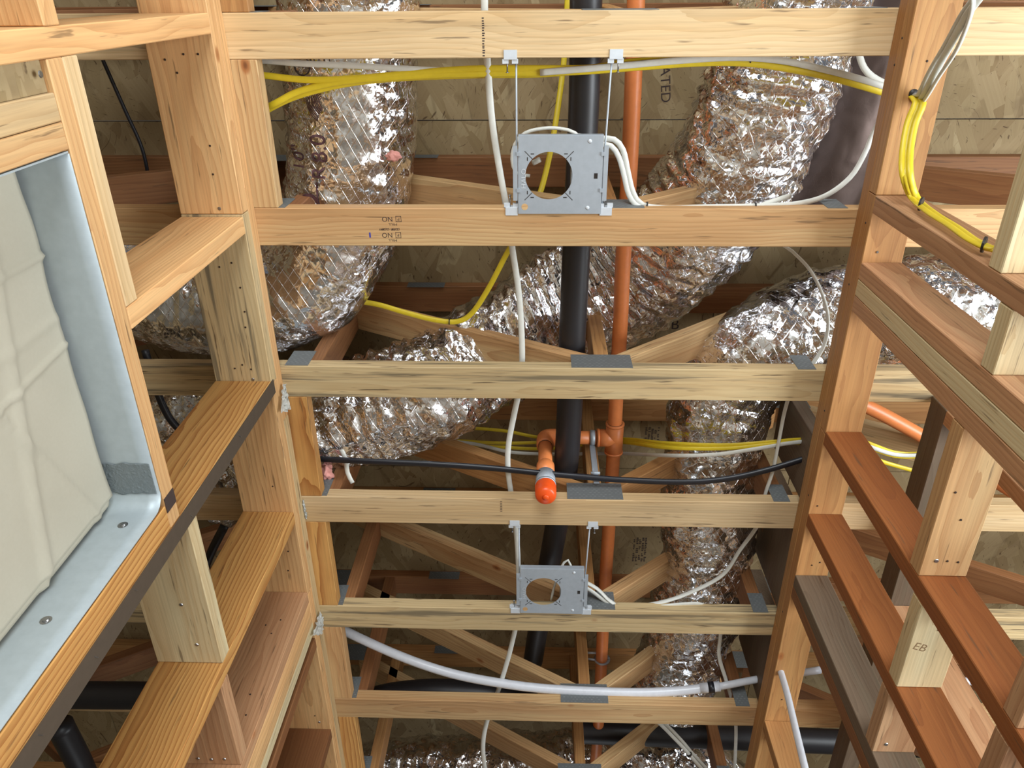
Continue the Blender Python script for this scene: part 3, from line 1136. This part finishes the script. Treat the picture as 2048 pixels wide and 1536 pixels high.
# rings of dark cement at the joints
for a_, b2, rr in ((tee-d*.053, tee-d*.0515, .0222), (tee+Vector((-.0535, 0, 0)), tee+Vector((-.0545, 0, 0)), .0215), (elb+Vector((0, 0, -.050)), elb+Vector((0, 0, -.0515)), .0215)):
    finish('joint_ring', cyl_bm(bmesh.new(), a_, b2, rr), RUST, spk, True)
pipe('sprinkler_pipe', [(1690, 795, 2.06), (1760, 826, 2.06), (1900, 905, 2.06), (2048, 998, 2.06), (2150, 1062, 2.06)], .0212, CPVC,
     'orange plastic pipe crossing diagonally beyond the right wall', 'pipe')
# strap hanger on the branch
hg = empty('pipe_hanger', (at(1180, 890, z=2.02).x, DY, 1.9))
tag(hg, 'shiny steel strap hanger on the short orange branch', 'hanger')
hx = at(1184, 890, z=2.0).x
b_ = bmesh.new()
P = [Vector((hx, DY+.0225*math.cos(a), 2.0+.0225*math.sin(a))) for a in [k*math.pi/10 for k in range(-1, 22)]]
tube_bm(P, 1, 6, b_, True, (.009, .0015))
finish('loop', b_, GALV, hg, True)
b_ = bmesh.new()
box_bm(b_, (hx-.008, hx+.008), (DY+.018, DY+.022), (1.79, 1.99))
box_bm(b_, (hx-.009, hx-.006), (DY+.012, DY+.022), (1.85, 1.97))
finish('strap', b_, GALV, hg)
finish('bolt', cyl_bm(bmesh.new(), (hx-.014, DY+.014, 1.83), (hx+.012, DY+.014, 1.83), .004), GALV, hg, True)
# second clip on the main further on
hg = empty('pipe_hanger', at(1192, 1312, z=2.0))
tag(hg, 'small wire clip round the orange main near the bottom of the photo', 'hanger')
p = at(1204, 1318, z=2.0)
P = [p+Vector((.0235*math.cos(a), 0, .0235*math.sin(a))) for a in [k*math.pi/10 for k in range(0, 21)]]
finish('loop', tube_bm(P, 1, 6, None, True, (.007, .0015)), GALV, hg, True)
finish('arm', tube_bm([p+Vector((-.02, 0, -.005)), p+Vector((-.055, .0, .0))], .004, 8), GALV, hg, True)
finish('arm', tube_bm([p+Vector((-.015, -.03, .0)), p+Vector((-.055, -.03, .0))], .004, 8), GALV, hg, True)

# ------------------------------------------------------------------ cables


def cable(name, pts, r, mat, label, group=None, ties=(), flat=(1.25, .7), cat='cable'):
    P = spline([p if isinstance(p, Vector) else at(p[0], p[1], z=p[2]) for p in pts], .012)
    o = finish(name, tube_bm(P, r, 12, None, True, flat), mat, None, True)
    tag(o, label, cat, group)
    for px, py, z, rr in ties:
        c = at(px, py, z=z)
        k = min(range(len(P)), key=lambda i: (P[i]-c).length)
        k = max(1, min(len(P)-2, k))
        tn = (P[k+1]-P[k-1]).normalized()
        finish('cable_tie', tube_bm([P[k]-tn*.0015, P[k]+tn*.0015], rr, 14), TIE, o)
    return o


z1 = 1.80
cable('electrical_cable', [(380, 140, z1), (470, 144, z1), (530, 151, z1), (620, 160, z1), (720, 156, z1), (820, 147, z1), (940, 138, z1), (1060, 137, z1), (1180, 136, z1), (1260, 124, z1), (1380, 118, z1), (1500, 118, z1), (1600, 132, z1), (1680, 152, z1+.01), (1790, 186, z1+.01)], .0058, YEL,
      'upper yellow cable strung across just beyond the nearest truss', 'yellow cables in the nearest bay', ties=((1502, 120, z1, .011),))
cable('electrical_cable', [(480, 250, z1+.03), (515, 225, z1+.02), (550, 207, z1), (600, 182, z1), (680, 164, z1), (780, 155, z1), (900, 149, z1), (1040, 146, z1), (1160, 143, z1), (1280, 134, z1-.004), (1400, 126, z1-.004), (1500, 127, z1-.004), (1600, 142, z1-.004), (1680, 160, z1), (1790, 192, z1+.01)], .0058, YEL,
      'lower yellow cable of the nearest bay, dipping toward the left wall over the lettered duct', 'yellow cables in the nearest bay')
cable('electrical_cable', [(450, 268, z1+.06), (500, 242, z1+.03), (545, 214, z1+.012), (600, 190, z1+.008), (690, 168, z1+.01), (800, 156, z1+.01), (950, 150, z1+.01), (1100, 147, z1+.008), (1250, 130, z1+.008), (1400, 121, z1+.01), (1500, 122, z1+.01), (1640, 144, z1+.01), (1790, 190, z1+.02)], .0058, YEL,
      'third yellow cable tucked behind the other two in the nearest bay', 'yellow cables in the nearest bay')
cable('electrical_cable', [(430, 118, z1+.02), (520, 121, z1+.01), (600, 127, z1), (700, 131, z1), (800, 137, z1), (880, 141, z1+.004)], .0052, WHT,
      'grey-white cable from the left wall joining the yellow ones', 'white cables')
cable('electrical_cable', [(1080, 145, z1-.005), (1180, 137, z1-.008), (1260, 130, z1-.010), (1360, 121, z1-.011), (1470, 115, z1-.011), (1560, 121, z1-.011), (1640, 137, z1-.008), (1720, 158, z1), (1800, 184, z1+.01)], .0056, WHT,
      'white cable riding on the yellow ones toward the right wall', 'white cables')
cable('electrical_cable', [(975, -160, 1.80), (969, 0, 1.80), (974, 110, 1.80), (984, 240, 1.80), (1001, 350, 1.80), (1014, 420, 1.802), (1025, 500, 1.802), (1038, 590, 1.802), (1044, 690, 1.80), (1042, 760, 1.80), (1028, 830, 1.80), (1017, 890, 1.80), (1016, 940, 1.80), (1024, 1000, 1.80), (1032, 1060, 1.80), (1037, 1140, 1.80), (1037, 1220, 1.80), (1023, 1290, 1.80), (1008, 1345, 1.80), (990, 1400, 1.80), (972, 1450, 1.80), (966, 1500, 1.80), (974, 1570, 1.80)], .0062, WHT,
      'long white cable running away along the middle of the ceiling past both light frames', 'white cables')
cable('electrical_cable', [(1140, -120, 2.2), (1135, 0, 2.2), (1128, 120, 2.18), (1112, 240, 2.12), (1095, 330, 2.06), (1075, 400, 2.0), (1045, 450, 1.98), (1012, 510, 1.98), (978, 575, 1.98), (945, 625, 1.98), (915, 643, 1.98), (870, 640, 1.98), (810, 625, 1.98), (755, 609, 1.99), (700, 600, 2.02)], .006, YEL,
      'single yellow cable looping down beside the white one to the third truss', 'yellow cables', ties=((903, 644, 1.98, .008),))
# light feeds
cable('electrical_cable', [(1150, 272, 1.80), (1200, 277, 1.79), (1228, 279, 1.785), (1246, 300, 1.78), (1256, 345, 1.775), (1266, 385, 1.772), (1284, 409, 1.766), (1330, 416, 1.766), (1420, 414, 1.767), (1520, 412, 1.768), (1590, 408, 1.775), (1650, 392, 1.79), (1700, 355, 1.80), (1728, 310, 1.80), (1745, 270, 1.80), (1765, 230, 1.80)], .0052, WHT,
      'white feed cable from the nearer light frame swinging out to the right wall', 'white cables', ties=((1292, 414, 1.766, .010), (1512, 414, 1.768, .009)))
cable('electrical_cable', [(1150, 280, 1.80), (1195, 288, 1.79), (1222, 292, 1.785), (1238, 315, 1.78), (1248, 350, 1.775), (1258, 390, 1.772), (1280, 415, 1.764), (1330, 419, 1.764), (1420, 417, 1.765), (1500, 418, 1.766), (1530, 408, 1.772), (1560, 398, 1.79), (1580, 392, 1.82)], .0050, WHT,
      'shorter white feed cable lying beside the one from the nearer light frame', 'white cables')
cable('electrical_cable', [(1060, 352, 1.80), (1032, 345, 1.80), (1024, 318, 1.80), (1030, 288, 1.80), (1050, 266, 1.80), (1085, 257, 1.80), (1120, 257, 1.80), (1150, 266, 1.80), (1170, 290, 1.81)], .0040, WHT,
      'thin white whip arching over the top of the nearer light frame', 'white cables', flat=None)
cable('electrical_cable', [(1640, 470, 1.9), (1560, 480, 1.85), (1585, 503, 1.82), (1620, 540, 1.80), (1645, 590, 1.80), (1656, 640, 1.80), (1648, 690, 1.80), (1620, 735, 1.80), (1585, 780, 1.80), (1570, 820, 1.80), (1558, 880, 1.80), (1546, 940, 1.80), (1530, 990, 1.80), (1518, 1045, 1.80), (1480, 1100, 1.80), (1445, 1150, 1.80), (1380, 1185, 1.79), (1320, 1205, 1.775), (1250, 1214, 1.765), (1220, 1202, 1.77), (1195, 1178, 1.78), (1160, 1158, 1.79)], .0054, WHT,
      'white cable looping down the right side and back to the farther light frame', 'white cables', ties=((1248, 1214, 1.765, .009),))
cable('electrical_cable', [(1150, 1165, 1.79), (1180, 1180, 1.78), (1215, 1205, 1.77), (1250, 1217, 1.764), (1310, 1214, 1.764), (1370, 1208, 1.768), (1410, 1212, 1.775), (1440, 1250, 1.80), (1438, 1310, 1.80), (1452, 1360, 1.80), (1466, 1410, 1.80), (1472, 1460, 1.80), (1468, 1560, 1.80)], .005, WHT,
      'white cable leaving the farther light frame and trailing to the bottom of the photo', 'white cables')
cable('electrical_cable', [(1102, 1200, 1.775), (1108, 1175, 1.78), (1118, 1145, 1.79), (1128, 1125, 1.80), (1136, 1120, 1.80), (1141, 1130, 1.80), (1142, 1150, 1.80)], .0036, WHT,
      'thin white whip looping through the opening of the farther light frame', 'white cables', flat=None)
cable('electrical_cable', [(1290, 1425, 1.82), (1320, 1448, 1.80), (1350, 1478, 1.80), (1375, 1505, 1.80), (1410, 1545, 1.80), (1440, 1580, 1.80)], .0055, WHT,
      'white cable slanting across the black drain pipe at the bottom', 'white cables', ties=((1380, 1508, 1.80, .011),))
cable('electrical_cable', [(1300, 1430, 1.83), (1332, 1450, 1.812), (1362, 1480, 1.81), (1384, 1506, 1.81), (1416, 1540, 1.81), (1450, 1575, 1.81)], .0055, WHT,
      'second white cable tied to the one slanting across the bottom drain pipe', 'white cables')
# bundle in the third bay
for k, (pts, m_, lb) in enumerate((
        ([(780, 872, 2.12), (880, 879, 2.12), (1000, 886, 2.12), (1100, 884, 2.12), (1240, 878, 2.05), (1330, 886, 1.88), (1450, 890, 1.83), (1540, 884, 1.82), (1600, 879, 1.83), (1700, 876, 1.85), (1790, 905, 1.9), (1860, 906, 1.9)], YEL, 'topmost yellow cable of the bundle passing behind the sprinkler tee'),
        ([(780, 878, 2.12), (880, 884, 2.12), (1000, 894, 2.12), (1100, 897, 2.12), (1240, 882, 2.05), (1330, 891, 1.88), (1450, 893, 1.83), (1540, 886, 1.82), (1600, 883, 1.83), (1700, 884, 1.85), (1790, 912, 1.9), (1860, 912, 1.9)], YEL, 'middle yellow cable of the bundle passing behind the sprinkler tee'),
        ([(860, 848, 2.15), (930, 855, 2.15), (1010, 862, 2.15), (1090, 876, 2.14), (1240, 884, 2.05), (1330, 895, 1.87), (1450, 897, 1.825), (1540, 889, 1.815), (1600, 886, 1.83), (1700, 900, 1.85), (1770, 925, 1.9), (1840, 945, 1.9)], YEL, 'yellow cable of the tee bundle that starts highest at its left end'),
        ([(780, 872, 2.1), (870, 880, 2.1), (950, 888, 2.1), (1020, 904, 2.1), (1100, 908, 2.1), (1240, 907, 2.05), (1340, 911, 1.86), (1430, 909, 1.82), (1510, 898, 1.81), (1590, 885, 1.82), (1690, 880, 1.84), (1790, 909, 1.89), (1860, 909, 1.89)], WHT, 'thin white cable sagging below the yellow bundle behind the sprinkler tee'))):
    cable('electrical_cable', pts, .005, m_, lb, 'cables behind the sprinkler tee')
# black service cable
cable('electrical_cable', [(560, 915, 1.83), (640, 918, 1.81), (720, 922, 1.795), (860, 928, 1.79), (980, 936, 1.79), (1080, 946, 1.785), (1160, 953, 1.785), (1250, 960, 1.79), (1370, 964, 1.79), (1450, 958, 1.79), (1530, 941, 1.79), (1620, 914, 1.80), (1680, 895, 1.81)], .0078, BLK,
      'thick black cable sagging across in front of the sprinkler drop', None, flat=(1.15, .9))
cable('electrical_cable', [(290, 700, 1.8), (310, 770, 1.78), (330, 820, 1.77), (350, 850, 1.77), (385, 880, 1.78)], .010, BLK,
      'short black cable hanging behind the left wall near its foil duct', None, flat=None)
cable('electrical_cable', [(180, 60, 2.2), (210, 130, 2.2), (250, 220, 2.2), (285, 300, 2.2), (300, 380, 2.2), (302, 440, 2.2)], .005, BLK,
      'thin dark cable on the deck seen through the left wall at top', None, flat=None)
cable('electrical_cable', [(672, 880, 1.83), (690, 915, 1.82), (695, 945, 1.81), (705, 966, 1.80)], .0055, WHT,
      'short white cable stub hanging below the wrinkled duct at left', 'white cables')
# cables coming out of the right top plate
hole = at(1832, 192, z=pb)
b_ = bmesh.new()
cyl_bm(b_, hole+Vector((-.006, -.004, .002)), hole+Vector((-.006, -.004, -.001)), .0095, None, 20)
finish('drilled_hole', b_, TIE, WR, True)


def onwall(px, py, y):
    return at(px, py, y=y)


p0 = hole+Vector((-.004, 0, .01))
white_top = [(1830, 190), (1862, 140), (1898, 80), (1930, 20), (1965, -20)]
cable('electrical_cable', [p0, hole+Vector((0, -.004, -.012)), at(1862, 142, z=1.60), at(1896, 84, z=1.52), at(1928, 26, z=1.44), at(1956, -12, z=1.40), at(1985, -60, z=1.35)], .0058, WHT,
      'straighter white cable rising from the hole in the right top plate', 'white cables from the right plate hole')
cable('electrical_cable', [p0+Vector((.004, .002, 0)), hole+Vector((.006, .004, -.012)), at(1868, 150, z=1.585), at(1902, 88, z=1.51), at(1934, 30, z=1.43), at(1962, -8, z=1.39), at(1992, -60, z=1.34)], .0058, WHT,
      'white cable close beside the straighter one from the right plate hole', 'white cables from the right plate hole')
cable('electrical_cable', [p0+Vector((.006, .006, 0)), hole+Vector((.010, .008, -.014)), at(1880, 150, z=1.56), at(1914, 98, z=1.50), at(1938, 40, z=1.43), at(1946, 0, z=1.39), at(1940, -50, z=1.36)], .0054, WHT,
      'bowed white cable from the right plate hole, standing apart from the other two', 'white cables from the right plate hole')
for k in range(3):
    o_ = Vector((.006*(k-1), .003*(k % 2), -.003*k))
    cable('electrical_cable', [p0+o_, hole+o_+Vector((0, .01, -.018)), at(1822, 245, z=1.63)+o_, at(1812, 300, z=1.60)+o_, at(1812, 350, z=1.56)+o_, at(1828, 395, y=.385)+o_*.8, at(1862, 425, y=.388)+o_*.8, at(1905, 452, y=.388)+o_*.8, at(1945, 480, y=.388)+o_*.8, at(1985, 496, y=.388)+o_*.8, at(2030, 492, y=.385)+o_*.8, at(2090, 480, y=.37)+o_],
          .0056, YEL, ('leftmost', 'middle', 'rightmost')[k]+' yellow cable of the bundle draped from the right plate hole across the first stud', 'yellow cables draped on the right wall',
          ties=(((1852, 418, 0, 0),) if False else ()))
for px, py in ((1842, 408), (1968, 489)):
    c = at(px, py, y=.386)
    t_ = finish('cable_tie', tube_bm([c+Vector((-.0015, 0, .0012)), c+Vector((.0015, 0, -.0012))], .0135, 16), TIE, None)
    tag(t_, 'dark tie round the draped yellow bundle ' + ('near the first stud bend' if px < 1900 else 'at its right end'), 'cable tie')
cable('electrical_cable', [(1712, 60, 1.9), (1720, 115, 1.9), (1735, 145, 1.9), (1765, 165, 1.9), (1800, 175, 1.9)], .006, WHT,
      'dim grey cable curving behind the upper right corner of the nearest bay', 'white cables')

# water tubes
wt = empty('water_tube', at(1250, 1385, z=1.81))
tag(wt, 'translucent white water tube sagging across near the bottom', 'tube')
pipe('hose', [(600, 1215, 1.84), (690, 1262, 1.82), (800, 1312, 1.81), (900, 1346, 1.79), (1000, 1366, 1.785), (1100, 1378, 1.785), (1250, 1385, 1.785), (1340, 1383, 1.785), (1412, 1376, 1.785)], .0148, PEX, parent=wt)
pipe('hose_tail', [(1432, 1374, 1.785), (1450, 1371, 1.785), (1530, 1356, 1.81), (1640, 1340, 1.84)], .0118, PEX, parent=wt)
a_, c_ = at(1400, 1377, z=1.785), at(1440, 1372.5, z=1.785)
finish('coupling', cyl_bm(bmesh.new(), a_, c_, .0165), PEX, wt, True)
a_, c_ = at(1416, 1375, z=1.785), at(1428, 1374, z=1.785)
tag(finish('clamp_ring', cyl_bm(bmesh.new(), a_, c_, .0185), BLK, wt, True), 'black clamp ring')
ph = at(1562, 1345, z=pb-.001)
o = pipe('water_tube', [ph+Vector((0, 0, .02)), ph, at(1575, 1390, y=ph.y-.01), at(1592, 1462, y=ph.y-.02), at(1612, 1545, y=ph.y-.03), at(1640, 1660, y=ph.y-.03)], .0095, PEX,
         'straight white water tube dropping from the right top plate', 'tube')
pipe('water_tube', [(1850, 1355, 1.85), (1930, 1362, 1.85), (2060, 1376, 1.85)], .0118, PEX,
     'white water tube crossing behind the right wall blocking', 'tube')

# ------------------------------------------------------------------ recessed light frames


def light_frame(cx, y0, label, seed=0):
    """y0: y of the near truss edge; spans .3170 to the next truss"""
    zp = H-.003
    root = empty('light_frame', (cx, y0+.235, zp))
    tag(root, label, 'light fixture', 'recessed light mounting frames')
    xa, xb, ya, yb = cx-.0925, cx+.094, y0+.156, y0+.3285
    ccx, ccy, r = cx-.0245, y0+.243, .0525
    b_ = bmesh.new()
    N = 64
    outer, inner = [], []
    for k in range(N):
        a = 2*math.pi*k/N
        dx, dy = math.cos(a), math.sin(a)
        inner.append(b_.verts.new((ccx+r*dx, ccy+r*dy, zp)))
        ts = []
        if dx > 1e-6:
            ts.append((xb-ccx)/dx)
        if dx < -1e-6:
            ts.append((xa-ccx)/dx)
        if dy > 1e-6:
            ts.append((yb-ccy)/dy)
        if dy < -1e-6:
            ts.append((ya-ccy)/dy)
        t_ = min(ts)
        outer.append(b_.verts.new((ccx+dx*t_, ccy+dy*t_, zp)))
    for k in range(N):
        b_.faces.new((inner[k], inner[(k+1) % N], outer[(k+1) % N], outer[k]))
    # square the corners
    for (px_, py_) in ((xa, ya), (xb, ya), (xb, yb), (xa, yb)):
        near = sorted(outer, key=lambda v: (v.co-Vector((px_, py_, zp))).length)
        near[0].co = Vector((px_, py_, zp))
    bmesh.ops.recalc_face_normals(b_, faces=b_.faces)
    bmesh.ops.solidify(b_, geom=list(b_.faces), thickness=.0014)
    finish('mounting_plate', b_, GALV, root)
    # turned-up edges
    b_ = bmesh.new()
    box_bm(b_, (xa, xb), (ya-.0012, ya), (zp, zp+.014))
    box_bm(b_, (xa-.0012, xa), (ya+.03, yb), (zp, zp+.018))
    box_bm(b_, (xb, xb+.0012), (ya+.03, yb), (zp, zp+.018))
    finish('flange', b_, GALV, root)
    for s_, xx in ((-1, xa), (1, xb)):
        b_ = bmesh.new()
        box_bm(b_, (xx+s_*.002, xx+s_*.012), (ya+.022, yb-.03), (zp-.002, zp+.004))
        for yy in (ya+.035, ya+.115):
            box_bm(b_, (xx-.004, xx+.004), (yy, yy+.008), (zp-.004, zp-.0005))
        finish('bar_bracket', b_, GALV, root)
    # dark slots and marks round the opening
    b_ = bmesh.new()
    for sx in (-1, 1):
        for sy in (-1, 1):
            box_bm(b_, (ccx+sx*.037-.004, ccx+sx*.037+.004), (ccy+sy*.048-.001, ccy+sy*.048+.001), (zp-.0017, zp-.0013))
            box_bm(b_, (ccx+sx*.048-.001, ccx+sx*.048+.001), (ccy+sy*.037-.004, ccy+sy*.037+.004), (zp-.0017, zp-.0013))
            for q in range(10):
                u = .038+q*.0017
                box_bm(b_, (ccx+sx*u-.0009, ccx+sx*u+.0009), (ccy+sy*u-.0009, ccy+sy*u+.0009), (zp-.0017, zp-.0013))
    box_bm(b_, (xb-.018, xb-.010), (ccy-.006, ccy+.006), (zp-.0017, zp-.0013))
    finish('slot', b_, TIE, root)
    b_ = cyl_bm(bmesh.new(), (xa+.014, yb-.016, zp-.0017), (xa+.014, yb-.016, zp-.0012), .0075, None, 20)
    tag(finish('knockout', b_, W['fir'], root), 'round hole showing the wood behind')
    for yy in (ya+.012, yb-.014):
        finish('rivet', cyl_bm(bmesh.new(), (xb-.03, yy, zp-.003), (xb-.03, yy, zp-.0012), .003, .005, 14), EMB, root, True)
    stamp(root, 'HALO', .0145, (xa+.012, ccy+.006, zp-.0016), (0, -1, 0), (-1, 0, 0), EMB, 'embossed_name', .0006, 1.15)
    # two hanger bars with feet and screws
    for s_, xx in ((-1, xa-.004), (1, xb+.004)):
        xt = xx+(.006 if s_ > 0 else 0)
        finish('hanger_bar', tube_bm([Vector((xt, y0+.002, H+.006)), Vector((xx, ya+.03, H+.006)), Vector((xx, yb, H+.006))], .0021, 10), GALV, root, True)
        for yy, dr in ((y0, -1), (y0+.317, 1)):
            fx = xt if dr < 0 else xx
            fx += (-.012 if s_ < 0 else .008)
            b_ = bmesh.new()
            box_bm(b_, (fx-.014, fx+.014), tuple(sorted((yy-dr*.003, yy+dr*.016))), (H-.0022, H-.0006), .0004)
            box_bm(b_, (fx-.014, fx+.014), tuple(sorted((yy-dr*.0025, yy-dr*.0008))), (H-.002, H+.020))
            box_bm(b_, (fx-.017, fx-.004), tuple(sorted((yy-dr*.011, yy-dr*.002))), (H, H+.008))
            box_bm(b_, (fx+.003, fx+.016), tuple(sorted((yy-dr*.011, yy-dr*.002))), (H, H+.008))
            ft = finish('mounting_foot', b_, EMB, root)
            sxx = fx+(-.007 if dr < 0 and s_ < 0 else .006 if dr < 0 else -.004)
            b_ = cyl_bm(bmesh.new(), (sxx, yy-dr*.002, H+.006), (sxx, yy-dr*.028, H+.006), .0016, None, 8)
            cyl_bm(b_, (sxx, yy-dr*.028, H+.006), (sxx, yy-dr*.0295, H+.006), .0035, None, 12)
            finish('nail', b_, NAILM, ft, True)
    # junction box above the plate
    b_ = bmesh.new()
    box_bm(b_, (xa+.118, xb-.004), (ya+.05, yb-.02), (zp+.0025, zp+.045), .002)
    finish('junction_box', b_, GALV, root)
    return root


light_frame(.048, YT(1)+.089, 'galvanised mounting frame with round opening between the two nearest trusses')
light_frame(.050, YT(4)+.089, 'galvanised mounting frame with round opening, the farther and smaller-looking one')
wc = pipe('connector_plug', [(1066, 326, 1.775), (1074, 322, 1.772), (1080, 319, 1.77)], .006, WHT, 'small white plug hanging inside the nearer frame opening', 'plug', n=14, step=.005)

# ------------------------------------------------------------------ scraps


def tissue(name, pts, label, seed):
    b_ = bmesh.new()
    c = sum((Vector(p) for p in pts), Vector())/len(pts)
    vs = []
    n = 10
    a, b2, c2, d2 = [Vector(p) for p in pts]
    g = []
    for u in range(n+1):
        row = []
        for v in range(n+1):
            p = a.lerp(b2, u/n).lerp(d2.lerp(c2, u/n), v/n)
            k = Vector((u*.9+seed, v*.9, seed))
            row.append(b_.verts.new(p+Vector((noise.noise(k), noise.noise(k+Vector((5, 0, 0))), noise.noise(k+Vector((0, 7, 0)))))*.008))
        g.append(row)
    for u in range(n):
        for v in range(n):
            b_.faces.new((g[u][v], g[u+1][v], g[u+1][v+1], g[u][v+1]))
    bmesh.ops.solidify(b_, geom=list(b_.faces), thickness=.0006)
    return tag(finish(name, b_, TISSUE), label, 'paper')


tissue('paper_scrap', [at(566, 765, x=XL+.008), at(572, 775, x=XL+.010), at(582, 818, x=XL+.018), at(562, 826, x=XL+.012)],
       'white paper scrap hanging beside the dark-edged stud at the third truss', 1)
tissue('paper_scrap', [at(640, 1222, x=XL+.006), at(648, 1240, x=XL+.006), at(645, 1268, x=XL+.016), at(625, 1272, x=XL+.010)],
       'crumpled white paper scrap caught at the left end of the fifth truss', 2)
tissue('paper_scrap', [at(605, 1000, x=XL+.003), at(609, 1002, x=XL+.004), at(615, 1038, x=XL+.005), at(611, 1036, x=XL+.003)],
       'sliver of white paper at the left end of the fourth truss', 3)
